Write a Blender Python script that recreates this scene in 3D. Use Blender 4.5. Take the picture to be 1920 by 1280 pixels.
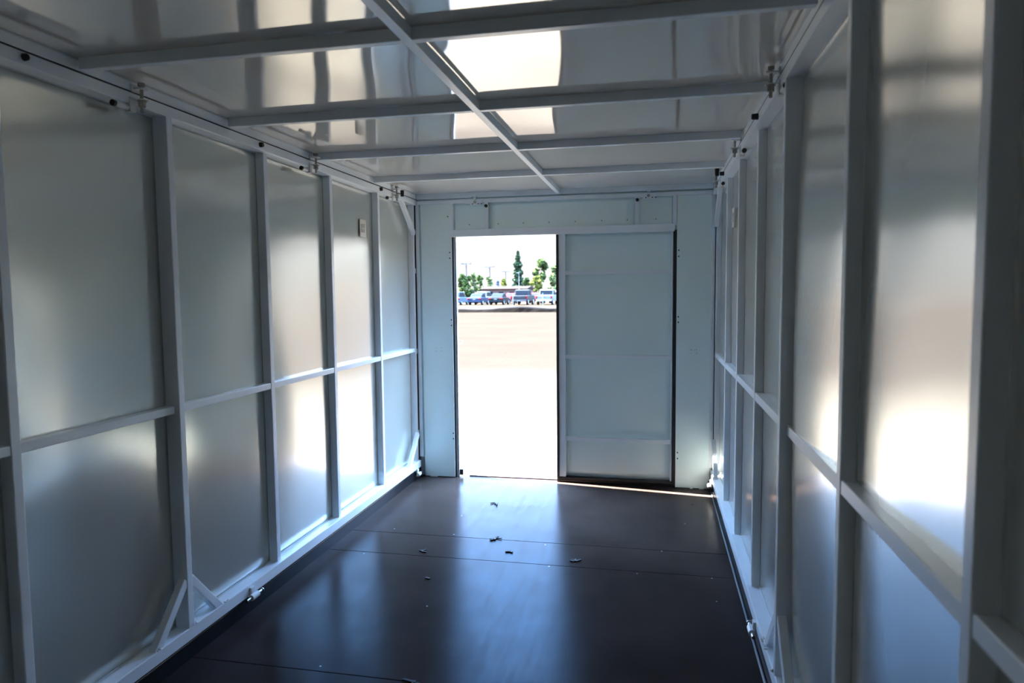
import bpy, bmesh, math, random
from mathutils import Vector, Matrix, noise
random.seed(7)
S = bpy.context.scene
C = S.collection
for o in list(bpy.data.objects):
    bpy.data.objects.remove(o)

# ------------------------------------------------------------------ camera
CZ = 1.487
cam_d = bpy.data.cameras.new('camera')
cam = bpy.data.objects.new('camera', cam_d); C.objects.link(cam)
RX = Vector((0.97908695, 0.20321544, -0.00960348))
UP = Vector((-0.00536134, 0.07296181, 0.99732032))
FW = Vector((-0.20337157, 0.97641183, -0.07252547))
m = Matrix((RX, UP, -FW)).transposed().to_4x4(); m.translation = (0, 0, CZ)
cam.matrix_world = m
cam_d.sensor_width = 36; cam_d.lens = 1281.06 * 36 / 1920
cam_d.clip_start = 0.02; cam_d.clip_end = 3000
cam_d.dof.use_dof = True; cam_d.dof.focus_distance = 4.0; cam_d.dof.aperture_fstop = 3.2
S.camera = cam
S.view_settings.view_transform = 'Standard'; S.view_settings.look = 'None'
S.cycles.max_bounces = 24; S.cycles.diffuse_bounces = 14; S.cycles.glossy_bounces = 14
S.view_settings.exposure = 1.95; S.view_settings.gamma = 1.0; S.view_settings.use_curve_mapping = False

# ------------------------------------------------------------------ sky + sun
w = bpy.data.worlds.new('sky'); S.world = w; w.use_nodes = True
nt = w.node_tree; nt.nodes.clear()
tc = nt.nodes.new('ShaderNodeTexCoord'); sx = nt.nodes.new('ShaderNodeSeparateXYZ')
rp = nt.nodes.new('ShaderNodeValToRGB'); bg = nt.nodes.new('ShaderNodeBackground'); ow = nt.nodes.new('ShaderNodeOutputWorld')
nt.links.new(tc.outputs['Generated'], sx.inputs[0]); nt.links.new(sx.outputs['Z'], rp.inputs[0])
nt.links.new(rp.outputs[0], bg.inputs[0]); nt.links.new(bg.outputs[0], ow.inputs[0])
SKY = [(0.0, (.0150, .0150, .0151)), (0.085, (.0160, .0164, .0170)), (0.115, (.21, .225, .24)), (0.19, (.22, .25, .29)), (0.27, (.065, .145, .30)), (0.5, (.06, .17, .42)), (0.7, (.40, .66, 1.0)), (1.0, (.4, .66, 1.0))]  # unseen band above the horizon made far brighter to light the interior
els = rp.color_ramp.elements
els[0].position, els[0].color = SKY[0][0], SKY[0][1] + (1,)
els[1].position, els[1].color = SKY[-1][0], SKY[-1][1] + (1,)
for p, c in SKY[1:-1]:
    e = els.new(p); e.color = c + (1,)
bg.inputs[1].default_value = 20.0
sun_d = bpy.data.lights.new('sun', 'SUN'); sun_d.energy = 60.0; sun_d.angle = math.radians(.55); sun_d.color = (1, .93, .82)
sun = bpy.data.objects.new('sun', sun_d); C.objects.link(sun)
sdir = Vector((-1, .14, .95)).normalized()
sun.rotation_euler = sdir.to_track_quat('Z', 'Y').to_euler(); sun.location = (-20, 5, 30)

# ------------------------------------------------------------------ materials
def lin(r, g, b):
    f = lambda v: ((v / 255 + .055) / 1.055) ** 2.4 if v > 10 else v / 255 / 12.92
    return (f(r), f(g), f(b), 1)
def mat(name, col, rough=.5, metal=0.0, spec=.5, noise_amt=0.0, nscale=8, bump=0.0, bscale=200, rvar=0.0):
    M = bpy.data.materials.new(name); M.use_nodes = True
    n = M.node_tree; b = n.nodes['Principled BSDF']
    b.inputs['Base Color'].default_value = col if len(col) == 4 else tuple(col) + (1,)
    b.inputs['Roughness'].default_value = rough; b.inputs['Metallic'].default_value = metal
    b.inputs['Specular IOR Level'].default_value = spec
    if noise_amt or bump or rvar:
        t = n.nodes.new('ShaderNodeTexCoord')
    if noise_amt or rvar:
        nz = n.nodes.new('ShaderNodeTexNoise'); nz.inputs['Scale'].default_value = nscale; nz.inputs['Detail'].default_value = 6
        n.links.new(t.outputs['Object'], nz.inputs['Vector'])
    if noise_amt:
        mr = n.nodes.new('ShaderNodeMapRange'); mr.inputs['From Min'].default_value = .3; mr.inputs['From Max'].default_value = .7
        mr.inputs['To Min'].default_value = 1 - noise_amt; mr.inputs['To Max'].default_value = 1 + noise_amt
        mx = n.nodes.new('ShaderNodeMix'); mx.data_type = 'RGBA'; mx.blend_type = 'MULTIPLY'; mx.inputs[0].default_value = 1
        mx.inputs[6].default_value = b.inputs['Base Color'].default_value
        n.links.new(nz.outputs['Fac'], mr.inputs['Value']); n.links.new(mr.outputs[0], mx.inputs[7]); n.links.new(mx.outputs[2], b.inputs['Base Color'])
    if rvar:
        mr = n.nodes.new('ShaderNodeMapRange'); mr.inputs['From Min'].default_value = .3; mr.inputs['From Max'].default_value = .7
        mr.inputs['To Min'].default_value = rough - rvar; mr.inputs['To Max'].default_value = rough + rvar
        n.links.new(nz.outputs['Fac'], mr.inputs['Value']); n.links.new(mr.outputs[0], b.inputs['Roughness'])
    if bump:
        n2 = n.nodes.new('ShaderNodeTexNoise'); n2.inputs['Scale'].default_value = bscale
        bp = n.nodes.new('ShaderNodeBump'); bp.inputs['Strength'].default_value = bump; bp.inputs['Distance'].default_value = .002
        n.links.new(t.outputs['Object'], n2.inputs['Vector']); n.links.new(n2.outputs['Fac'], bp.inputs['Height']); n.links.new(bp.outputs[0], b.inputs['Normal'])
    return M
FRAME = mat('grey_painted_steel', (.83, .89, .93), .30, .05, .5, .03, 5)
SHEET = mat('wall_sheet_metal', (.72, .73, .68), .175, .66, .5, .02, 2)
CSHEET = mat('ceiling_sheet_metal', (.80, .77, .71), .055, .36, .5, .02, 2)
BSHEET = mat('end_wall_sheet', (.79, .92, .90), .30, .05, .5, .02, 3)
BLACK = mat('black_rubber', (.012, .012, .013), .55)
CHAN = mat('black_painted_channel', (.010, .011, .014), .28, 0, .5)
BEAD = mat('sealant', (.55, .58, .60), .4)
FBEAD = mat('floor_sealant', (.16, .19, .22), .3)
DSCREW = mat('dull_screw', (.30, .30, .30), .45, .6)
ZINC = mat('zinc_plated', (.36, .35, .32), .28, .9)
LUG = mat('white_lug_paint', (.72, .74, .74), .3)
DBROWN = mat('dark_edge_seal', (.03, .024, .02), .5)
PLATE = mat('ivory_plate', (.78, .76, .70), .4)
SILL = mat('sill_steel', (.12, .11, .14), .45, .3)

def floor_mat():
    M = bpy.data.materials.new('film_faced_plywood'); M.use_nodes = True
    n = M.node_tree; b = n.nodes['Principled BSDF']; L = n.links
    t = n.nodes.new('ShaderNodeTexCoord')
    nz = n.nodes.new('ShaderNodeTexNoise'); nz.inputs['Scale'].default_value = 1.6; nz.inputs['Detail'].default_value = 8
    L.new(t.outputs['Object'], nz.inputs['Vector'])
    r = n.nodes.new('ShaderNodeValToRGB'); r.color_ramp.elements[0].color = (.030, .021, .019, 1); r.color_ramp.elements[1].color = (.052, .038, .034, 1)
    r.color_ramp.elements[0].position = .3; r.color_ramp.elements[1].position = .7
    L.new(nz.outputs['Fac'], r.inputs[0])
    # pale dust stains, dark smudges
    mp = n.nodes.new('ShaderNodeMapping'); mp.inputs['Scale'].default_value = (5, 3, 1)
    n3 = n.nodes.new('ShaderNodeTexNoise'); n3.inputs['Scale'].default_value = 1.3; n3.inputs['Detail'].default_value = 10; n3.inputs['Roughness'].default_value = .7
    L.new(t.outputs['Object'], mp.inputs[0]); L.new(mp.outputs[0], n3.inputs['Vector'])
    r3 = n.nodes.new('ShaderNodeValToRGB'); r3.color_ramp.elements[0].position = .62; r3.color_ramp.elements[0].color = (0, 0, 0, 1)
    r3.color_ramp.elements[1].position = .85; r3.color_ramp.elements[1].color = (.25, .25, .25, 1)
    L.new(n3.outputs['Fac'], r3.inputs[0])
    mx = n.nodes.new('ShaderNodeMix'); mx.data_type = 'RGBA'; mx.inputs[7].default_value = (.11, .11, .12, 1)
    L.new(r3.outputs[0], mx.inputs[0]); L.new(r.outputs[0], mx.inputs[6]); L.new(mx.outputs[2], b.inputs['Base Color'])
    # roughness
    mr = n.nodes.new('ShaderNodeMapRange'); mr.inputs['To Min'].default_value = .15; mr.inputs['To Max'].default_value = .26
    L.new(n3.outputs['Fac'], mr.inputs['Value']); L.new(mr.outputs[0], b.inputs['Roughness'])
    b.inputs['Specular IOR Level'].default_value = .03
    # wire-mesh emboss
    wv = n.nodes.new('ShaderNodeTexWave'); wv.inputs['Scale'].default_value = 55; wv.bands_direction = 'X'
    wv2 = n.nodes.new('ShaderNodeTexWave'); wv2.inputs['Scale'].default_value = 55; wv2.bands_direction = 'Y'
    L.new(t.outputs['Object'], wv.inputs['Vector']); L.new(t.outputs['Object'], wv2.inputs['Vector'])
    ad = n.nodes.new('ShaderNodeMath'); ad.operation = 'ADD'; L.new(wv.outputs['Fac'], ad.inputs[0]); L.new(wv2.outputs['Fac'], ad.inputs[1])
    bp = n.nodes.new('ShaderNodeBump'); bp.inputs['Strength'].default_value = .12; bp.inputs['Distance'].default_value = .0006
    # scuffs: worn patches break up the sheen, long faint drag marks run along the floor
    m4 = n.nodes.new('ShaderNodeMapping'); m4.inputs['Scale'].default_value = (26, 2.2, 1); m4.inputs['Rotation'].default_value = (0, 0, .25)
    n4 = n.nodes.new('ShaderNodeTexNoise'); n4.inputs['Scale'].default_value = 1.0; n4.inputs['Detail'].default_value = 9; n4.inputs['Roughness'].default_value = .7
    L.new(t.outputs['Object'], m4.inputs[0]); L.new(m4.outputs[0], n4.inputs['Vector'])
    n5 = n.nodes.new('ShaderNodeTexNoise'); n5.inputs['Scale'].default_value = 5; n5.inputs['Detail'].default_value = 9; n5.inputs['Roughness'].default_value = .72
    L.new(t.outputs['Object'], n5.inputs['Vector'])
    a5 = n.nodes.new('ShaderNodeMath'); a5.operation = 'ADD'; L.new(n4.outputs['Fac'], a5.inputs[0]); L.new(n5.outputs['Fac'], a5.inputs[1])
    r5 = n.nodes.new('ShaderNodeMapRange'); r5.inputs['From Min'].default_value = .75; r5.inputs['From Max'].default_value = 1.3
    r5.inputs['To Min'].default_value = .17; r5.inputs['To Max'].default_value = .25
    L.new(a5.outputs[0], r5.inputs['Value']); L.new(r5.outputs[0], b.inputs['Roughness'])
    r6 = n.nodes.new('ShaderNodeMapRange'); r6.inputs['From Min'].default_value = .7; r6.inputs['From Max'].default_value = 1.3
    r6.inputs['To Min'].default_value = .031; r6.inputs['To Max'].default_value = .017
    L.new(a5.outputs[0], r6.inputs['Value']); L.new(r6.outputs[0], b.inputs['Specular IOR Level'])
    L.new(ad.outputs[0], bp.inputs['Height']); L.new(bp.outputs[0], b.inputs['Normal'])
    return M
FLOOR = floor_mat()

# ------------------------------------------------------------------ mesh helpers
class MB:
    def __init__(s): s.bm = bmesh.new()
    def box(s, x0, x1, y0, y1, z0, z1, mtx=None):
        r = bmesh.ops.create_cube(s.bm, size=1)
        M = Matrix.Translation(((x0+x1)/2, (y0+y1)/2, (z0+z1)/2)) @ Matrix.Diagonal((x1-x0, y1-y0, z1-z0, 1))
        if mtx: M = mtx @ M
        bmesh.ops.transform(s.bm, matrix=M, verts=r['verts']); return s
    def cyl(s, p0, p1, r, seg=16, r2=None):
        p0, p1 = Vector(p0), Vector(p1); d = p1 - p0
        q = bmesh.ops.create_cone(s.bm, cap_ends=True, segments=seg, radius1=r, radius2=r if r2 is None else r2, depth=d.length)
        M = Matrix.Translation((p0+p1)/2) @ d.to_track_quat('Z', 'Y').to_matrix().to_4x4()
        bmesh.ops.transform(s.bm, matrix=M, verts=q['verts']); return s
    def bar(s, p0, p1, wid, dep, nrm):          # rectangular bar p0->p1; nrm = axis of depth
        p0, p1 = Vector(p0), Vector(p1); d = p1-p0; z = d.normalized(); n = Vector(nrm).normalized(); x = z.cross(n).normalized(); n = x.cross(z)
        M = Matrix((x, n, z)).transposed().to_4x4(); M.translation = (p0+p1)/2
        return s.box(-wid/2, wid/2, -dep/2, dep/2, -d.length/2, d.length/2, M)
    def ico(s, c, r, sub=2, sc=(1, 1, 1), jit=0):
        q = bmesh.ops.create_icosphere(s.bm, subdivisions=sub, radius=r)
        for v in q['verts']:
            f = 1 + jit*noise.noise(v.co*2.5/r + Vector(c))
            v.co = Vector((v.co.x*sc[0]*f, v.co.y*sc[1]*f, v.co.z*sc[2]*f)) + Vector(c)
        return s
    def prism(s, pts, x0, x1):                  # polygon in (y,z), extruded along x
        a = [s.bm.verts.new((x0, y, z)) for y, z in pts]; b = [s.bm.verts.new((x1, y, z)) for y, z in pts]
        s.bm.faces.new(a[::-1]); s.bm.faces.new(b); k = len(pts)
        for i in range(k): s.bm.faces.new((a[i], a[(i+1) % k], b[(i+1) % k], b[i]))
        return s
    def build(s, name, material, parent=None, bevel=0, smooth=False, seg=2):
        bmesh.ops.recalc_face_normals(s.bm, faces=s.bm.faces)
        me = bpy.data.meshes.new(name); s.bm.to_mesh(me); s.bm.free()
        me.materials.append(material)
        o = bpy.data.objects.new(name, me); C.objects.link(o)
        if parent: o.parent = parent
        if smooth:
            for p in me.polygons: p.use_smooth = True
        if bevel:
            b = o.modifiers.new('bevel', 'BEVEL'); b.width = bevel; b.segments = seg; b.limit_method = 'ANGLE'
        return o
def tag(o, label, cat, group=None):
    o['label'] = label; o['category'] = cat
    if group: o['group'] = group
    return o
def struct(o): o['kind'] = 'structure'; return o
def empty(name, loc=(0, 0, 0), rz=0):
    o = bpy.data.objects.new(name, None); C.objects.link(o); o.location = loc; o.rotation_euler = (0, 0, rz); o.empty_display_size = .05
    return o
def copy_tree(o, parent=None):
    c = o.copy(); C.objects.link(c); c.parent = parent
    for ch in list(o.children): copy_tree(ch, c)
    return c

def wavy_sheet(name, origin, u, v, nrm, lu, lv, material, parent, bulge, ripple, seed, thick=.03, nu=28, nv=44, tilt=0):
    """thin metal skin with the slight oil-canning of welded sheet, backed by its thickness"""
    bm = bmesh.new(); u, v, nrm, origin = Vector(u), Vector(v), Vector(nrm), Vector(origin)
    grid = []
    for j in range(nv+1):
        row = []
        for i in range(nu+1):
            a, b = i/nu, j/nv
            e = (math.sin(math.pi*a)*math.sin(math.pi*b))
            d = bulge*e**.6 if e > 0 else 0
            d += ripple*e**.55*noise.noise(Vector((a*lu*1.6+seed, b*lv*1.1, seed*3.7))) if e > 0 else 0
            d += tilt*a*(1-a**14)*(math.sin(math.pi*b)**.5 if 0 < b < 1 else 0)
            row.append(bm.verts.new(origin + u*a*lu + v*b*lv + nrm*d))
        grid.append(row)
    for j in range(nv):
        for i in range(nu):
            bm.faces.new((grid[j][i], grid[j][i+1], grid[j+1][i+1], grid[j+1][i]))
    bmesh.ops.recalc_face_normals(bm, faces=bm.faces)
    f0 = bm.faces[:][0] if False else None
    bm.faces.ensure_lookup_table()
    if bm.faces[0].normal.dot(nrm) < 0: bmesh.ops.reverse_faces(bm, faces=bm.faces[:])
    # back skin
    bk = [bm.verts.new(origin + u*a*lu + v*b*lv - nrm*thick) for a, b in ((0, 0), (1, 0), (1, 1), (0, 1))]
    bm.faces.new(bk[::-1])
    edges = [[grid[0][i] for i in range(nu+1)], [grid[j][nu] for j in range(nv+1)], [grid[nv][i] for i in range(nu, -1, -1)], [grid[j][0] for j in range(nv, -1, -1)]]
    for k, e in enumerate(edges):
        bm.faces.new(e[::-1] + [bk[k], bk[(k+1) % 4]])
    me = bpy.data.meshes.new(name); bm.to_mesh(me); bm.free(); me.materials.append(material)
    for p in me.polygons: p.use_smooth = len(p.vertices) == 4 and p.area < lu*lv*.5
    o = bpy.data.objects.new(name, me); C.objects.link(o); o.parent = parent
    return o

# ================================================================== SHELL
XL, XLP, XLS = -1.84, -1.86, -1.902       # left: rails / posts / sheet
XR, XRP, XRS = .415, .437, .472           # right
Y0, YB = -.75, 5.2                        # rear end behind the camera, back frame plane
ZS, ZC = 2.213, 2.258                     # wall/roof seam, ceiling sheet
FL, FR = -1.855, .415                     # floor sheet edges

# ---- floor
fl = MB().box(XLS-.05, XRS+.05, Y0-.05, 5.33, -.13, -.02).build('floor', CHAN); struct(fl)
joints = [Y0, .0+1.2, 2.385, 3.59, 3.915, 5.255]
for a, b in zip(joints[:-1], joints[1:]):
    MB().box(FL, FR, a+.0018, b-.0018, -.02, 0).build('floor_sheet', FLOOR, fl, .0012)
for x in (FL-.004, FR+.004):
    MB().cyl((x, Y0, 0), (x, 5.15, 0), .0055, 8).build('sealant_bead', FBEAD, fl, smooth=True)
for (x, y) in [(-1.2, 3.95), (-1.6, 3.98), (-.95, 3.9), (-.62, 3.88), (.05, 3.9), (-1.62, 3.56), (-.55, 3.57), (-.08, 3.56), (.3, 3.57), (-1.05, 3.0), (-1.3, 2.42), (-.62, 2.36), (-.1, 2.4), (.3, 3.3), (-1.25, 4.3), (.2, 4.4)]:
    MB().cyl((x, y, -.001), (x, y, .0008), .0042, 10).build('screw', DSCREW, fl)

# ---- side walls
def side_wall(side, xr, xp, xs, posts, deep, mids, tilts):
    """posts: far edges in y; deep: index of the heavy joint post"""
    sg = 1 if side == 'left' else -1          # direction into the room
    out = xs - sg*.05
    wall = MB().box(min(out, xs-sg*.03), max(out, xs-sg*.03), Y0, 5.33, -.1, 2.3).build('wall_'+side, FRAME); struct(wall)
    bx = lambda mb, xa, xb, y0, y1, z0, z1: mb.box(min(xa, xb), max(xa, xb), y0, y1, z0, z1)
    zb0, zb1 = (.084, .136) if side == 'left' else (.098, .150)
    bx(MB(), xs-sg*.03, xr, Y0, 5.185, zb0, zb1).build('bottom_rail', FRAME, wall, .003)
    bx(MB(), xs-sg*.03, xr, Y0, 5.185, 2.172, ZS).build('top_rail', FRAME, wall, .003)
    bx(MB(), xs-sg*.03, xr+sg*.0-sg*.012, Y0, 5.2, -.1, zb0-.012).build('base_channel', CHAN, wall, .003)
    pw = .034
    ys = []
    for i, yf in enumerate(posts):
        d = i == deep
        bx(MB(), xs-sg*.01, xr-sg*.001 if d else xp, yf-pw, yf, zb1-.004, 2.174).build('post', FRAME, wall, .003)
        ys.append((yf-pw, yf))
    # mid rails, sheets and sealant, one per bay
    bays = list(zip([(Y0, Y0)]+ys, ys))
    for k, (a, b) in enumerate(bays):
        y0, y1 = a[1], b[0]
        if y1-y0 < .1: continue
        bx(MB(), xs-sg*.01, xp-sg*.002, y0-.001, y1+.001, mids[0], mids[1]).build('mid_rail', FRAME, wall, .003)
        wavy_sheet('panel', (xs, y0-.004, zb1-.02), (0, 1, 0), (0, 0, 1), (sg, 0, 0), y1-y0+.008, 2.174-zb1+.035, SHEET, wall, .0, .016, k*5.3+(2 if side == 'left' else 9), tilt=tilts.get(k, 0))
        for z in (zb1+.003, 2.171):
            MB().cyl((xs+sg*.002, y0, z), (xs+sg*.002, y1, z), .0035, 6).build('sealant_bead', BEAD, wall)
    return wall
LP = [.98, 1.683, 2.392, 3.09, 3.78, 4.49, 5.185]
RP = [.36, 1.072, 1.763, 2.447, 3.19, 3.865, 4.47, 5.185]
wl = side_wall('left', XL, XLP, XLS, LP, 2, (1.016, 1.047), {3: .006, 4: .004})
wr = side_wall('right', XR, XRP, XRS, RP, 3, (.996, 1.032), {3: .036})
def brace(wall, x, sg, ya, za, yb, zb):
    MB().bar((x, ya, za), (x, yb, zb), .036, .030, (1, 0, 0)).build('brace', FRAME, wall, .003)
def welds(wall, pts):
    for p in pts:
        mb = MB()
        for k in range(6): mb.ico((p[0]+random.uniform(-.006, .006), p[1]+random.uniform(-.014, .014), p[2]+random.uniform(-.003, .004)), random.uniform(.003, .005), 1)
        mb.build('weld', LUG, wall, smooth=True)
xb = XLP+.002
brace(wl, xb, 1, 2.36, .335, 2.175, .12); brace(wl, xb, 1, 2.385, .335, 2.575, .12)
brace(wl, xb, 1, 4.88, 2.19, 5.16, 1.95); brace(wl, xb, 1, 5.16, .36, 4.94, .12)
welds(wl, [(XL, 2.60, .14), (XL, 2.19, .14), (XL, 2.40, .14)])
xb = XRP-.002
brace(wr, xb, -1, 2.42, .36, 2.20, .13); brace(wr, xb, -1, 2.44, .36, 2.66, .13)
brace(wr, xb, -1, 4.88, 2.19, 5.16, 1.95); brace(wr, xb, -1, 5.16, .38, 4.94, .13)
welds(wr, [(XR, 2.66, .155), (XR, 2.60, .155), (XR, 2.45, .155)])

# ---- wall behind the camera
wf = MB().box(XLS-.05, XRS+.05, Y0-.06, Y0-.02, -.1, 2.3).build('wall_front', mat('rear_wall_dark_grey', (.20, .20, .19), .6, 0, .3, .1, 3)); struct(wf)  # unseen rear wall, grey made dark to cut light bounced back
for x in (-1.8, -1.2, -.72, -.2, .36): MB().box(x-.02, x+.02, Y0-.03, Y0+.012, .0, 2.2).build('post', FRAME, wf, .003)

# ---- ceiling
ce = MB().box(XLS-.05, XRS+.05, Y0-.05, 5.33, ZC+.03, ZC+.05).build('ceiling', FRAME); struct(ce)
BW = .032; ZBM = 2.221
beams = [-.42, .37, 1.16, 1.946, 2.743, 3.535, 4.335, 5.2]
ys = [Y0]+beams
XM = -.713
for a, b in zip(ys[:-1], ys[1:]):
    for x0, x1 in ((XLS-.02, XM-.0), (XM, XRS+.02)):
        wavy_sheet('panel', (x0, a, ZC), (1, 0, 0), (0, 1, 0), (0, 0, -1), x1-x0, b-a, CSHEET, ce, .0, .010, a*3.1+x0, nu=36, nv=28)
for y in beams[:-1]:
    for x0, x1 in ((XL+.004, XM-.016), (XM+.016, XR-.004)):
        MB().box(x0, x1, y, y+BW, ZBM, ZC+.01).build('cross_beam', FRAME, ce, .003)
MB().box(XM-.016, XM+.016, Y0, 5.19, ZBM+.001, ZC+.01).build('centre_beam', FRAME, ce, .003)
for x0, x1 in ((XLS-.03, XL-.004), (XR+.004, XRS+.03)):
    MB().box(x0, x1, Y0, 5.19, ZS+.006, ZC+.01).build('side_rail', FRAME, ce, .003)
MB().box(XLS-.03, XRS+.03, 5.195, 5.30, ZS+.006, ZC+.01).build('end_rail', FRAME, ce, .003)
for x in (XL-.003, XR+.003):
    MB().box(x-.001, x+.001, Y0, 5.19, ZS+.0015, ZS+.0055).build('seam_strip', BLACK, ce)  # thin black strip set into the gap along the roof seam
    s = 1 if x < 0 else -1
    MB().cyl((x-s*.001, Y0, ZC-.001), (x-s*.001, 5.19, ZC-.001), .004, 6).build('sealant_bead', BEAD, ce)

# ---- back wall (end with the doorway)
OX0, OX1, DX1 = -1.545, -.722, .150       # open leaf, closed leaf
ZH0, ZH1 = 1.919, 1.973                   # header
wb = MB().box(XLS-.04, -1.562, 5.24, 5.28, -.1, 2.25).box(.162, XRS+.04, 5.24, 5.262, -.1, 2.25).box(-1.575, .162, 5.24, 5.28, ZH0+.02, 2.25).build('wall_back', BSHEET); struct(wb)
YF = 5.2
MB().box(-1.858, .445, YF, 5.245, 2.178, 2.208).build('top_rail', FRAME, wb, .002)
MB().box(-1.578, .146, YF-.014, 5.245, ZH0, ZH1).build('header', FRAME, wb, .002)
for x0, x1, z0 in ((-1.576, -1.548, ZH1-.01), (-1.292, -1.262, ZH1-.01), (-.142, -.112, ZH1-.01), (.132, .160, ZH1-.01)):
    MB().box(x0, x1, YF, 5.245, z0, 2.18).build('stud', FRAME, wb, .002)
MB().box(-1.856, -1.828, YF, 5.245, .16, 2.18).build('edge_flange', FRAME, wb, .002)
MB().box(.405, .433, YF, 5.245, .16, 2.18).build('edge_flange', FRAME, wb, .002)
MB().box(-1.815, -1.562, YF+.006, 5.245, .004, 2.178).build('panel', BSHEET, wb, .002)
MB().box(.162, .412, YF+.006, 5.245, .004, 2.178).build('panel', BSHEET, wb, .002)
for x0, x1 in ((-1.549, -1.291), (-1.263, -.141), (-.113, .133)):
    wavy_sheet('panel', (x0, 5.232, ZH1-.01), (1, 0, 0), (0, 0, 1), (0, -1, 0), x1-x0, 2.182-ZH1+.01, BSHEET, wb, 0, .003, x0*4, thick=.01, nu=16, nv=8)
MB().box(-1.563, -1.547, YF+.012, 5.285, .0, ZH0+.01).build('door_seal', BLACK, wb)
MB().box(.140, .163, YF+.012, 5.262, .0, ZH0+.01).build('door_seal', BLACK, wb)
for x, zz in [(-1.578, 1.80), (-1.578, 1.755), (-1.573, 1.27), (-1.573, 1.225), (-1.572, .36), (-1.572, .315), (.176, 1.78), (.176, 1.735), (.176, 1.29), (.176, 1.25), (.178, .27), (.178, .225),
              (-1.70, 1.045), (-1.66, 1.045), (-1.70, 1.02), (-1.66, 1.02), (.27, 1.045), (.31, 1.045), (.27, 1.02), (.31, 1.02), (-1.59, 2.08)]:
    MB().cyl((x, YF+.0035, zz), (x, YF+.01, zz), .0055 if abs(zz-1.03) > .05 else .003, 10).build('rivet_and_hole', DBROWN if abs(zz-1.03) > .05 else ZINC, wb)  # dark discs stand in for the shade inside bolt holes, zinc ones for rivets
for x in (-1.42, -1.19, -.99, -.79, -.59, -.39, -.2, .01):
    MB().cyl((x, 5.228, 2.015), (x, 5.234, 2.015), .005, 10).build('rivet_and_hole', ZINC, wb)
MB().box(-1.77, -1.71, YF-.002, YF+.02, -.002, .006).build('tab', LUG, wb)
MB().box(.27, .29, YF-.002, YF+.02, -.002, .006).build('tab', LUG, wb); MB().box(.335, .37, YF-.002, YF+.02, -.002, .006).build('tab', LUG, wb)
# dark strips as shade in the far corner gaps, with their hinge links
for x, s in ((-1.872, 1), (.449, -1)):
    MB().box(x-.012, x+.012, 5.19, 5.24, 0, 2.2).build('gap_shade', BLACK, wb)
    for z in (1.66, 1.02, .36):
        MB().box(x-.016*s-.012, x-.016*s+.03, 5.182, 5.20, z-.02, z+.02).build('hinge_link', FRAME, wb, .002)

# ---- closed door leaf
d1 = MB().box(OX1+.002, .170, 5.262, 5.282, .03, ZH0+.03).build('door_1', BSHEET); struct(d1)
wavy_sheet('door_sheet', (-.67, 5.258, .045), (1, 0, 0), (0, 0, 1), (0, -1, 0), .80, 1.90, BSHEET, d1, 0, .006, 4.2, thick=.004, nu=16, nv=40)
MB().box(OX1+.004, -.668, 5.222, 5.264, .042, ZH0+.03).build('stile', FRAME, d1, .002)
MB().box(.124, .136, 5.222, 5.264, .042, ZH0+.03).build('stile', FRAME, d1, .002)
for z in (1.612, .968, .326):
    MB().box(-.668, .127, 5.228, 5.264, z, z+.030).build('door_rail', FRAME, d1, .002)
MB().box(OX1-.014, OX1+.003, 5.215, 5.285, .0, ZH0+.03).build('edge_seal', DBROWN, d1)
MB().box(OX1, .142, 5.216, 5.285, .022, .041).build('bottom_seal', BLACK, d1, .004)
MB().box(OX1, .142, 5.226, 5.285, .0, .020).build('bottom_seal', CHAN, d1, .004)

# ---- reveal of the open half of the doorway, with its drop bolt and wire loop
jb = MB().box(-1.60, -1.5335, 5.236, 5.262, -.02, ZH0+.03).build('jamb', FRAME, wb, .002)
MB().box(-1.534, -1.506, 5.24, 5.256, .012, .060).build('drop_bolt', BLACK, jb, .004)
mb = MB()
for k in range(20):
    a0, a1 = 2*math.pi*k/20, 2*math.pi*(k+1)/20
    mb.cyl((-1.515+.026*math.cos(a0), 5.245, 1.092+.016*math.sin(a0)), (-1.515+.026*math.cos(a1), 5.245, 1.092+.016*math.sin(a1)), .0016, 6)
mb.build('wire_loop', ZINC, jb)

# ---- sill plate in the doorway
tr = MB().box(-1.46, OX1-.01, 5.262, 5.36, -.02, .010).build('trim_1', SILL, None, .003); struct(tr)

# ================================================================== HARDWARE
def top_clamp():
    """roof-to-wall screw clamp; local +x points into the room, +y along the wall"""
    r = empty('roof_clamp')
    MB().box(-.004, .045, -.016, .016, .012, .018).box(-.004, .004, -.02, .02, .004, .030).build('roof_lug', LUG, r, .0015)
    b = MB().cyl((.026, 0, -.068), (.026, 0, .036), .0062, 14).build('bolt', ZINC, r, smooth=False)
    MB().cyl((.026, 0, .024), (.026, 0, .036), .0125, 6).build('bolt_head', ZINC, b)
    MB().cyl((.026, 0, -.029), (.026, 0, -.026), .016, 16).build('washer', ZINC, b)
    MB().cyl((.026, 0, -.048), (.026, 0, -.030), .0125, 6).build('nut', ZINC, b)
    MB().box(-.004, .044, -.014, .014, -.026, -.021).box(-.004, .003, -.03, .02, -.045, -.016).build('wall_lug', LUG, r, .0015)
    t = MB().cyl((-.008, -.095, -.056), (-.008, -.02, -.056), .0105, 16).build('pin_sleeve', LUG, r)
    MB().cyl((-.008, -.103, -.056), (-.008, -.092, -.056), .0112, 16).build('end_cap', BLACK, t)
    MB().box(-.018, .006, -.034, -.006, -.070, -.030).build('sleeve_bracket', LUG, t, .002)
    return r
def place(o, loc, rz, label, cat, group, mirror=False):
    o.location = loc; o.rotation_euler = (0, 0, rz); tag(o, label, cat, group)
    if mirror: o.scale = (-1, 1, 1)
    return o
G = 'screw clamps joining the roof to the walls'
cl0 = top_clamp()
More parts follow.
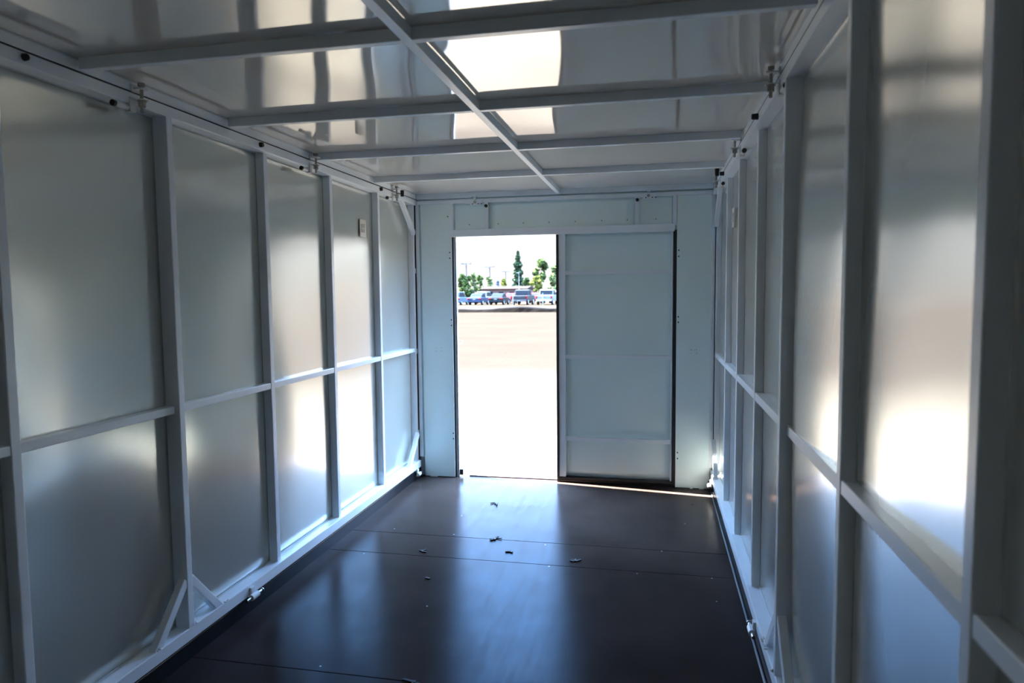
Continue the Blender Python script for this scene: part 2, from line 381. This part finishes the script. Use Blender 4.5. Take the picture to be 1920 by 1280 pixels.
lc = [(2.20, 'screw clamp under the roof on the left wall, nearest the camera'),
      (3.50, 'screw clamp under the roof on the left wall, second from the camera'),
      (4.70, 'screw clamp under the roof on the left wall, nearest the far corner')]
for i, (y, lb) in enumerate(lc):
    place(cl0 if i == 0 else copy_tree(cl0), (XL, y, ZS), 0, lb, 'clamp', G)
rc = [(2.54, 'screw clamp under the roof on the right wall, nearest the camera, beside the heavy post'),
      (3.62, 'screw clamp under the roof on the right wall, middle of three'),
      (4.66, 'screw clamp under the roof on the right wall, nearest the far corner')]
for y, lb in rc:
    place(copy_tree(cl0), (XR, y, ZS), 0, lb, 'clamp', G, True)
def end_clamp():
    r = empty('end_clamp')                    # local -y into the room
    MB().box(-.075, .06, -.008, .0, -.040, -.012).box(-.04, .045, -.010, .0, -.056, -.036).build('slotted_bracket', FRAME, r, .0015)
    MB().cyl((0, -.012, -.03), (0, -.004, -.03), .012, 6).build('bolt_head', ZINC, r)
    for x in (-.018, .028, .052):
        MB().cyl((x, -.0115, -.044), (x, -.009, -.044), .0045, 10).build('slot', DBROWN, r)
    MB().box(-.022, .022, -.04, .0, .008, .014).box(-.01, .01, -.02, .0, -.015, .03).build('roof_lug', FRAME, r, .0015)
    return r
e0 = end_clamp()
place(e0, (-1.365, YF, ZS), 0, 'slotted clamp bracket on the back wall above the open doorway', 'clamp', 'clamp brackets on the back wall')
place(copy_tree(e0), (-.045, YF, ZS), 0, 'slotted clamp bracket on the back wall above the closed door leaf', 'clamp', 'clamp brackets on the back wall')

def lower_hinge():
    r = empty('pivot_bracket')                  # barrel along y, local +x into the room
    MB().box(-.006, .014, -.016, .016, .0, .030).build('hinge_leaf', LUG, r, .003)
    MB().cyl((.018, -.028, -.012), (.018, .028, -.012), .015, 18).build('barrel', LUG, r, .002)
    p = MB().cyl((.018, -.062, -.012), (.018, .066, -.012), .0075, 14).build('pin', ZINC, r)
    MB().cyl((.018, .062, -.012), (.018, .067, -.012), .011, 14).build('pin_head', ZINC, p)
    return r
h0 = lower_hinge(); GH = 'pivot brackets along the wall feet'
place(h0, (XL-.002, 2.79, .093), 0, 'small pinned bracket at the foot of the left wall, in the foreground', 'bracket', GH)
place(copy_tree(h0), (XL-.002, 5.08, .06), 0, 'small pinned bracket at the foot of the left wall in the far corner', 'bracket', GH)
place(copy_tree(h0), (XR+.002, 2.86, .10), 0, 'small pinned bracket at the foot of the right wall, in the foreground', 'bracket', GH, True)
place(copy_tree(h0), (XR+.002, 5.06, .085), 0, 'small pinned bracket at the foot of the right wall in the far corner', 'bracket', GH, True)

def plug(loc, d, label, r=.013, l=.02):
    o = MB().cyl((0, 0, 0), Vector(d)*l, r, 8, r*.85).build('rubber_plug', BLACK, None, .002)
    o.location = loc; tag(o, label, 'plug', 'black rubber plugs'); return o
plug((XL-.004, 1.752, 2.197), (1, 0, 0), 'black rubber plug on the left top rail at the left edge of the picture', .012, .016)
plug((XL-.004, 3.00, 2.196), (1, 0, 0), 'black rubber plug on the left top rail between the first and second clamp', .013)
plug((XL-.004, 4.46, 2.196), (1, 0, 0), 'black rubber plug on the left top rail just before the farthest clamp', .014)
plug((XL+.03, 4.80, 2.235), (0, 0, -1), 'black rubber plug hanging under the roof by the far left clamp', .015, .045)
plug((XR+.004, 3.02, 2.197), (-1, 0, 0), 'black rubber plug on the right top rail between the first two clamps', .014, .03)
plug((XR+.004, 4.42, 2.196), (-1, 0, 0), 'black rubber plug on the right top rail by the far clamp', .014, .03)
plug((XR-.035, 4.50, 2.24), (0, 0, -1), 'black rubber plug hanging under the roof by the far right clamp', .015, .045)
plug((-1.278, YF+.003, 2.152), (0, -1, 0), 'black rubber plug on the back wall above the open doorway', .014)
plug((-.126, YF+.003, 2.156), (0, -1, 0), 'black rubber plug on the back wall above the closed door leaf', .014)

def vent(loc, sg, label):
    r = empty('vent_plate', loc)
    p = MB().box(0 if sg > 0 else -.005, .005 if sg > 0 else 0, -.047, .047, -.058, .058).build('plate', PLATE, r, .002)
    for y in (-.016, .016):
        for z in (-.016, .016):
            MB().box(.004*sg if sg > 0 else -.010, .010 if sg > 0 else -.004, y-.011, y+.011, z-.012, z+.012).build('louvre', LUG, r, .002)
    return tag(r, label, 'vent', 'small vent plates')
vent((XLS+.009, 4.27, 1.915), 1, 'small ivory vent plate on the left wall near the doorway')
vent((XRS-.009, 4.30, 1.915), -1, 'small ivory vent plate on the right wall near the far corner')

# scraps lying on the floor
SCR = mat('dark_scrap', (.02, .017, .015), .7); SCL = mat('pale_scrap', (.45, .45, .43), .6)
def scrap(x, y, n, r, m_, label):
    mb = MB(); r *= 1.6
    for k in range(n):
        a = random.uniform(0, 6.3); p = Vector((random.uniform(-r, r)*.15, random.uniform(-r, r)*.15, .004)) if k else Vector((0, 0, .004))
        d = Vector((math.cos(a), math.sin(a), random.uniform(-.02, .06)))*random.uniform(.4, 1)*r
        mb.bar(p, p+d, random.uniform(.006, .012), .006, (0, 0, 1))
    o = mb.build('floor_scrap', m_, None, .001); o.location = (x, y, 0); tag(o, label, 'scrap', 'scraps on the floor')
scrap(-.80, 3.735, 7, .022, SCR, 'dark curled scrap in the middle of the floor between the two joints')
scrap(-1.16, 3.30, 2, .018, SCR, 'dark sliver on the floor just this side of the nearer joint')
scrap(-.93, 3.93, 5, .03, SCR, 'dark crumbs along the farther floor joint')
scrap(-1.30, 3.64, 3, .03, SCR, 'flat dark scrap on the floor near the left end of the joints')
scrap(-.42, 3.66, 4, .03, SCR, 'flat dark scrap on the floor right of the bright reflection')
scrap(-1.08, 4.62, 4, .05, SCR, 'dark leaf bits on the floor close to the open doorway')
scrap(-.90, 2.38, 4, .03, SCR, 'dark scrap on the floor at the bottom edge of the picture')
scrap(.26, 4.82, 2, .012, SCR, 'dark speck on the floor near the right corner by the sun streak')

# ================================================================== OUTSIDE
DULL = []
GZ = -.16
def ground_mat():
    M = bpy.data.materials.new('pale_gravel_lot'); M.use_nodes = True
    n = M.node_tree; b = n.nodes['Principled BSDF']; L = n.links; b.inputs['Roughness'].default_value = .95; b.inputs['Specular IOR Level'].default_value = .0
    t = n.nodes.new('ShaderNodeTexCoord')
    a = n.nodes.new('ShaderNodeTexNoise'); a.inputs['Scale'].default_value = 22; a.inputs['Detail'].default_value = 10; a.inputs['Roughness'].default_value = .75
    c = n.nodes.new('ShaderNodeTexNoise'); c.inputs['Scale'].default_value = .35; c.inputs['Detail'].default_value = 5
    L.new(t.outputs['Object'], a.inputs['Vector']); L.new(t.outputs['Object'], c.inputs['Vector'])
    r = n.nodes.new('ShaderNodeValToRGB'); r.color_ramp.elements[0].position = .3; r.color_ramp.elements[0].color = GA + (1,)
    r.color_ramp.elements[1].position = .58; r.color_ramp.elements[1].color = GB + (1,)
    L.new(a.outputs['Fac'], r.inputs[0])
    mr = n.nodes.new('ShaderNodeMapRange'); mr.inputs['From Min'].default_value = .3; mr.inputs['From Max'].default_value = .7; mr.inputs['To Min'].default_value = .92; mr.inputs['To Max'].default_value = 1.06
    L.new(c.outputs['Fac'], mr.inputs['Value'])
    mx = n.nodes.new('ShaderNodeMix'); mx.data_type = 'RGBA'; mx.blend_type = 'MULTIPLY'; mx.inputs[0].default_value = 1
    L.new(r.outputs[0], mx.inputs[6]); L.new(mr.outputs[0], mx.inputs[7])
    # light level put into the colour: paler near to light the interior, darker beyond
    sp = n.nodes.new('ShaderNodeSeparateXYZ'); L.new(t.outputs['Object'], sp.inputs[0])
    e = n.nodes.new('ShaderNodeTexNoise'); e.inputs['Scale'].default_value = .25; e.inputs['Detail'].default_value = 6
    L.new(t.outputs['Object'], e.inputs['Vector'])
    am = n.nodes.new('ShaderNodeMath'); am.operation = 'MULTIPLY_ADD'; am.inputs[1].default_value = 8; L.new(e.outputs['Fac'], am.inputs[0]); L.new(sp.outputs['Y'], am.inputs[2])
    sm = n.nodes.new('ShaderNodeMapRange'); sm.interpolation_type = 'SMOOTHSTEP'
    sm.inputs['From Min'].default_value = 10; sm.inputs['From Max'].default_value = 19; sm.inputs['To Min'].default_value = 0; sm.inputs['To Max'].default_value = 1
    L.new(am.outputs[0], sm.inputs['Value'])
    m2 = n.nodes.new('ShaderNodeMix'); m2.data_type = 'RGBA'; m2.blend_type = 'MULTIPLY'; m2.inputs[7].default_value = FARC + (1,)
    L.new(sm.outputs[0], m2.inputs[0]); L.new(mx.outputs[2], m2.inputs[6]); L.new(m2.outputs[2], b.inputs['Base Color'])
    return M
FARC = (.28, .265, .272)
GA = (.042, .0325, .0235); GB = (.060, .0475, .0355)
g = MB().box(-900, 900, -300, 1500, GZ-.5, GZ).build('ground', ground_mat()); struct(g)
TAN = mat('dry_soil', (.0165, .0105, .0055), .95, 0, .1, .25, .6); DSOIL = mat('dark_soil_shaded', (0.0015, 0.0009, 0.0006), .95, 0, .1, .4, 1.5)
v = MB().box(-120, 90, 57, 140, GZ-.02, GZ+.02).build('verge', TAN); struct(v)
# rough bank along the edge of the lot
bm = bmesh.new(); rows = []
for i in range(141):
    x = -70+i*.6
    h = .20+.22*abs(noise.noise(Vector((x*.35, 0, 3))))+.08*noise.noise(Vector((x*1.7, 2, 0))) + (.22*math.exp(-((x+10.5)/2.2)**2))
    rows.append([bm.verts.new((x, yy, zz)) for yy, zz in ((53.6, GZ-.1), (53.9+.2*noise.noise(Vector((x, 5, 0))), GZ+h*.8), (54.6, GZ+h), (58.5, GZ+.03), (58.6, GZ-.1))])
for a, b in zip(rows[:-1], rows[1:]):
    for k in range(4): bm.faces.new((a[k], a[k+1], b[k+1], b[k]))
me = bpy.data.meshes.new('soil_bank'); bmesh.ops.recalc_face_normals(bm, faces=bm.faces); bm.to_mesh(me); bm.free()
me.materials.append(DSOIL); me.materials.append(TAN)
for i, p in enumerate(me.polygons): p.material_index = 1 if i % 4 >= 2 else 0  # near side dark: soil colour with the shade of that side put in
bank = bpy.data.objects.new('soil_bank', me); C.objects.link(bank); tag(bank, 'low rough bank of dark soil along the far edge of the gravel lot', 'soil bank')

def at(px, py, y):                           # direction of a pixel -> point at depth y
    d = (px-960)/1281.06*RX - (py-640)/1281.06*UP + FW
    return Vector((0, 0, CZ)) + d*(y/d.y)

GLASS = mat('dark_car_glass', (0.0040, 0.0060, 0.0090), .08, 0, .8); TYRE = mat('tyre', (.012, .012, .013), .8); HUB = mat('wheel_metal', (0.1500, 0.1500, 0.1560), .3, .8)
RED = mat('tail_light_red', (0.0825, 0.0030, 0.0045), .25); CHROME = mat('bumper_chrome', (0.1800, 0.1860, 0.1950), .2, .9); WHITE = mat('white_plate', (0.0850, 0.0850, 0.0850), .5)
BUMP = mat('bumper_black', (.03, .03, .035), .5)
def car(kind, paint, px, y, label, parent_group=None, rz=0.0):
    p = at(px, 560, y); r = empty('pickup_truck' if kind == 'pickup' else ('suv' if kind == 'suv' else 'sedan'), (p.x, y, GZ+.02), rz)
    # local: rear at y=0, front towards +y, width along x
    if kind == 'pickup':
        W, Lh = .98, 5.6
        MB().prism([(0, .62), (0, 1.13), (1.72, 1.15), (1.74, 1.2), (4.0, 1.2), (5.35, 1.12), (5.6, .95), (5.6, .55), (5.2, .42), (.3, .5)], -W, W).build('body', paint, r, .05, seg=3)
        c = MB().prism([(1.74, 1.17), (1.92, 1.82), (2.3, 1.89), (3.3, 1.87), (4.15, 1.2)], -.86, .86).build('cab', paint, r, .07, seg=3)
        MB().prism([(1.735, 1.30), (1.80, 1.30), (1.93, 1.76), (1.86, 1.76)], -.74, .74).build('rear_window', GLASS, c, .02)
        for s in (-1, 1): MB().prism([(2.0, 1.24), (2.1, 1.72), (3.25, 1.74), (3.85, 1.26)], s*.868-.006, s*.868+.006).build('side_window', GLASS, c)
        MB().box(-.74, .74, -.03, .03, .66, 1.10).build('tailgate', paint, r, .02)
        MB().box(-.2, .2, -.045, -.02, .95, 1.0).build('tailgate_handle', BUMP, r, .01)
        MB().box(-.92, .92, -.16, .03, .46, .64).build('rear_bumper', CHROME if paint is not DK else BUMP, r, .03)
        MB().box(-.17, .17, -.175, -.155, .50, .62).build('licence_plate', WHITE, r)
        for s in (-1, 1): MB().box(s*.90-.09, s*.90+.085, -.02, .12, .76, 1.10).build('tail_light', RED, r, .02)
        wy, wr_ = (.95, 4.5), .40
    else:
        W, Lh = .90, 4.7
        if kind == 'suv':
            body = [(0, .45), (.0, .95), (.1, 1.0), (3.3, .98), (4.4, .85), (4.6, .6), (4.5, .3), (.2, .3)]
            cab = [(.05, .96), (.3, 1.62), (.7, 1.7), (2.6, 1.68), (3.5, .98)]; rw = [(.08, 1.06), (.14, 1.06), (.33, 1.55), (.27, 1.55)]
            sw = [(.45, 1.05), (.62, 1.56), (2.5, 1.57), (3.15, 1.05)]
        else:
            body = [(0, .42), (-.02, .82), (.12, .97), (.9, .99), (3.4, .96), (4.5, .78), (4.7, .58), (4.6, .28), (.2, .28)]
            cab = [(.62, .97), (1.35, 1.38), (1.7, 1.45), (2.5, 1.44), (3.5, .96)]; rw = [(.68, 1.0), (.74, 1.0), (1.36, 1.34), (1.30, 1.36)]
            sw = [(1.0, 1.02), (1.45, 1.34), (2.45, 1.36), (3.1, 1.02)]
        MB().prism(body, -W, W).build('body', paint, r, .07, seg=3)
        c = MB().prism(cab, -.72, .72).build('cab', paint, r, .07, seg=3)
        MB().prism(rw, -.62, .62).build('rear_window', GLASS, c, .02)
        for s in (-1, 1): MB().prism(sw, s*.722-.008, s*.722+.008).build('side_window', GLASS, c)
        MB().box(-.86, .86, -.08, .05, .34, .56).build('rear_bumper', paint, r, .04)
        MB().box(-.18, .18, -.05, -.015, .66, .78).build('licence_plate', WHITE, r)
        for s in (-1, 1): MB().box(s*.74-.16, s*.74+.165, -.045, .1, .70, .86).build('tail_light', RED, r, .03)
        wy, wr_ = (.95, 3.75), .33
    for yy in wy:
        for s in (-1, 1):
            wh = MB().cyl((s*(W-.22), yy, wr_), (s*(W+.01), yy, wr_), wr_, 20).build('wheel', TYRE, r, .03)
            MB().cyl((s*(W+.0), yy, wr_), (s*(W+.02), yy, wr_), wr_*.62, 12).build('hub', HUB, wh)
    return tag(r, label, 'car', parent_group)
BL = mat('paint_blue', (0.0100, 0.0140, 0.0260), .25, .3); BK = mat('paint_black', (0.0063, 0.0067, 0.0081), .25, .2); DK = mat('paint_dark_grey', (0.0138, 0.0138, 0.0150), .3, .3)
WH = mat('paint_white', (0.0648, 0.0666, 0.0693), .3); SB = mat('paint_pale_blue', (0.0336, 0.0440, 0.0592), .3, .2); RD = mat('paint_red', (0.0540, 0.0060, 0.0060), .3)
car('suv', SB, 849, 83, 'pale blue car at the left edge of the doorway view, first of the parked row', None)
car('sedan', BL, 889, 83, 'dark blue sedan parked with its rear to the camera, left of the black sedan')
car('sedan', BK, 929, 83, 'black sedan parked between the blue sedan and the grey pickup')
car('pickup', DK, 973, 81, 'dark grey pickup truck parked beside the black sedan')
car('pickup', WH, 1020, 81, 'white pickup truck parked at the right end of the row')
car('sedan', RD, 955, 93, 'red car half hidden behind the left side of the grey pickup')
car('sedan', RD, 1002, 93, 'red car half hidden between the two pickups')
car('suv', WH, 902, 94, 'white car in the second row behind the blue and black sedans')
car('suv', WH, 1040, 94, 'white car in the second row behind the white pickup')

for px, py0, lb in ((962, 587, 'thin pale marker post on the verge in front of the grey pickup'), (1018, 586, 'thin pale marker post on the verge in front of the white pickup')):
    p = at(px, 575, 60)
    o = MB().cyl((0, 0, 0), (0, 0, 1.45), .035, 10).cyl((0, 0, 1.45), (0, 0, 1.5), .045, 10).build('marker_post', WHITE); o.location = (p.x, 60, GZ); tag(o, lb, 'post')

# long low building
BR = mat('brown_cladding', (0.0715, 0.0429, 0.0343), .8, 0, .2, .15, .5); RF = mat('roof_brown', (0.0126, 0.0081, 0.0066), .8)
a, b = at(903, 545, 122), at(986, 545, 122)
bd = MB().box(a.x, b.x, 122, 130, GZ, 2.05).build('low_building', BR)
tag(bd, 'long low brown building behind the parked cars', 'building')
MB().prism([(121.5, 2.05), (126, 2.55), (130.5, 2.05)], a.x-.3, b.x+.3).build('roof', RF, bd)
for k in range(4):
    x = a.x+1.2+k*2; MB().box(x, x+.9, 121.95, 122.05, .7, 1.5).build('window', GLASS, bd)
MB().box(b.x-1.6, b.x-.7, 121.95, 122.05, GZ, 1.8).build('door', WHITE, bd)

# trees
TR = mat('bark', (0.0200, 0.0140, 0.0100), .9)
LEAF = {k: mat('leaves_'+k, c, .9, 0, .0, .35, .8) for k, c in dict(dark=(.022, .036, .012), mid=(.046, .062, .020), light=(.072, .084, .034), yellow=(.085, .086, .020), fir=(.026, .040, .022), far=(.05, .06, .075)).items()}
def tree(px, top, half, y, kind, leaf, label, base=None):
    rnd = random.Random(int(px*13+top))
    p = at(px, top, y); h = p.z-GZ; rad = half*y/1281
    r = empty('fir_tree' if kind == 'fir' else 'tree', (p.x, y, GZ))
    t = MB().cyl((0, 0, 0), (0, 0, h*.9), .02*h+.05, 8, .02).build('trunk', TR, r)
    bm = bmesh.new()
    def tuft(c, s):
        for k in range(3):
            d1_ = Vector((rnd.gauss(0, 1), rnd.gauss(0, 1), rnd.gauss(0, .7))).normalized()*s
            d2_ = Vector((rnd.gauss(0, 1), rnd.gauss(0, 1), rnd.gauss(0, .7))).normalized()*s
            vs = [bm.verts.new(c+q) for q in (d1_, d2_, -d1_, -d2_*.9)]
            bm.faces.new(vs)
    n = 800 if kind == 'fir' else 900
    lo = .06 if base is None else base
    if kind == 'fir':
        for k in range(n):
            u_ = rnd.random()**.8; z = h*(lo+(1-lo)*u_)
            lay = .72+.28*math.sin(u_*38); rr = rad*(1-u_)**.5*lay*math.sqrt(rnd.random())*(.75+.4*noise.noise(Vector((u_*5, px, 1))))
            a_ = rnd.uniform(0, 6.28); tuft(Vector((rr*math.cos(a_), rr*math.sin(a_), z-rr*.15)), .055*h*(1.1-u_*.6))
    else:
        cl = []
        for k in range(20):
            a_ = rnd.uniform(0, 6.28); u_ = rnd.random(); env = math.sin(math.pi*min(.98, .15+.8*u_))**.7
            q = rad*.72*env*math.sqrt(rnd.random())
            cl.append((Vector((q*math.cos(a_), q*math.sin(a_), h*(lo+(.93-lo)*u_))), rad*rnd.uniform(.2, .42)))
        cl.append((Vector((0, 0, h*.92)), rad*.25))
        for k in range(n):
            c, s = rnd.choice(cl); d = Vector((rnd.gauss(0, 1), rnd.gauss(0, 1), rnd.gauss(0, 1))).normalized()*s*rnd.random()**.35
            d.z *= .8; q = c+d; q.z = min(max(q.z, .2), h*.99); tuft(q, .10*rad+.10)
    me = bpy.data.meshes.new('crown'); bm.to_mesh(me); bm.free(); me.materials.append(leaf)
    o = bpy.data.objects.new('crown', me); C.objects.link(o); o.parent = r
    return tag(r, label, 'tree', 'trees beyond the parked cars')
tree(866, 513, 15, 150, 'round', LEAF['mid'], 'leafy green tree at the far left of the doorway view, behind the pale blue car')
tree(878, 516, 12, 146, 'round', LEAF['dark'], 'dark green bush-like tree in front of the left utility pole')
tree(888, 509, 10, 160, 'round', LEAF['light'], 'slender light green tree just right of the left utility pole')
tree(899, 514, 10, 155, 'round', LEAF['mid'], 'mid green tree between the two utility poles')
tree(915, 518, 13, 158, 'round', LEAF['light'], 'pale green tree around the foot of the second utility pole')
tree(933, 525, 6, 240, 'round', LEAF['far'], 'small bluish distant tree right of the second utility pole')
tree(944, 522, 10, 158, 'round', LEAF['yellow'], 'low yellow green tree left of the tall fir')
tree(971, 471, 17, 170, 'fir', LEAF['fir'], 'tall dark fir tree rising above all the others')
tree(987, 520, 10, 160, 'round', LEAF['dark'], 'dark green bush at the right foot of the tall fir')
tree(1006, 517, 15, 150, 'round', LEAF['yellow'], 'bright yellow green tree behind the white pickup')
tree(1014, 483, 17, 175, 'round', LEAF['mid'], 'tall loose leafy tree right of the fir, with bare lower trunk', .42)
tree(1040, 496, 17, 155, 'round', LEAF['light'], 'leafy light green tree cut off by the closed door leaf')

# utility poles, wires, lamp post
PW = mat('pole_wood', (0.0390, 0.0330, 0.0300), .9); WIRE = mat('wire', (.05, .05, .06), .6)
tops = []
for px, top, y, lb in ((874, 493, 190, 'tall utility pole with crossarm above the left trees'), (918, 499, 215, 'second utility pole with crossarm, left of the tall fir'), (948, 508, 250, 'distant thin utility pole just left of the tall fir')):
    p = at(px, top, y); h = p.z-GZ
    r = MB().cyl((0, 0, 0), (0, 0, h), .24, 10, .18).build('utility_pole', PW); r.location = (p.x, y, GZ)
    MB().box(-1.5, 1.5, -.08, .08, h-.35, h-.18).build('crossarm', PW, r)
    for k in (-1.3, -.6, .6, 1.3): MB().cyl((k, 0, h-.18), (k, 0, h+.05), .06, 8).build('insulator', PW, r)
    tag(r, lb, 'utility pole', 'utility poles'); tops.append(Vector((p.x, y, GZ+h)))
st = at(845, 489, 172); pts = [st]+tops
for k in (-1.3, 1.3):
    mb = MB()
    for a, b in zip(pts[:-1], pts[1:]):
        N = 10
        for i in range(N):
            f = lambda t: a.lerp(b, t)+Vector((k, 0, .16-.9*4*t*(1-t)))
            mb.cyl(f(i/N), f((i+1)/N), .05, 5)
    tag(mb.build('power_line', WIRE), 'power line strung along the %s ends of the utility pole crossarms' % ('left' if k < 0 else 'right'), 'wire', 'power lines')
p = at(973, 512, 118); h = p.z-GZ
o = MB().cyl((0, 0, 0), (0, 0, h), .06, 10, .045).build('lamp_post', WHITE); o.location = (p.x, 118, GZ)
MB().box(-.5, .1, -.1, .1, h, h+.1).build('lamp_head', WHITE, o, .02)
tag(o, 'slim white lamp post in front of the tall fir', 'lamp post')

# outdoor gloss and metal cut so the over-bright sky leaves no pale reflections
DULL.append(BL)
DULL.append(BK)
DULL.append(DK)
DULL.append(WH)
DULL.append(SB)
DULL.append(RD)
DULL.append(GLASS)
DULL.append(RED)
DULL.append(CHROME)
DULL.append(WHITE)
DULL.append(BR)
DULL.append(RF)
DULL.append(PW)
DULL.append(TYRE)
DULL.append(HUB)
DULL.append(TAN)
DULL.append(DSOIL)
DULL.append(WIRE)
DULL.append(BUMP)
for M_ in DULL:
    q_ = M_.node_tree.nodes['Principled BSDF']; q_.inputs['Specular IOR Level'].default_value = .02; q_.inputs['Roughness'].default_value = max(.5, q_.inputs['Roughness'].default_value); q_.inputs['Metallic'].default_value = 0
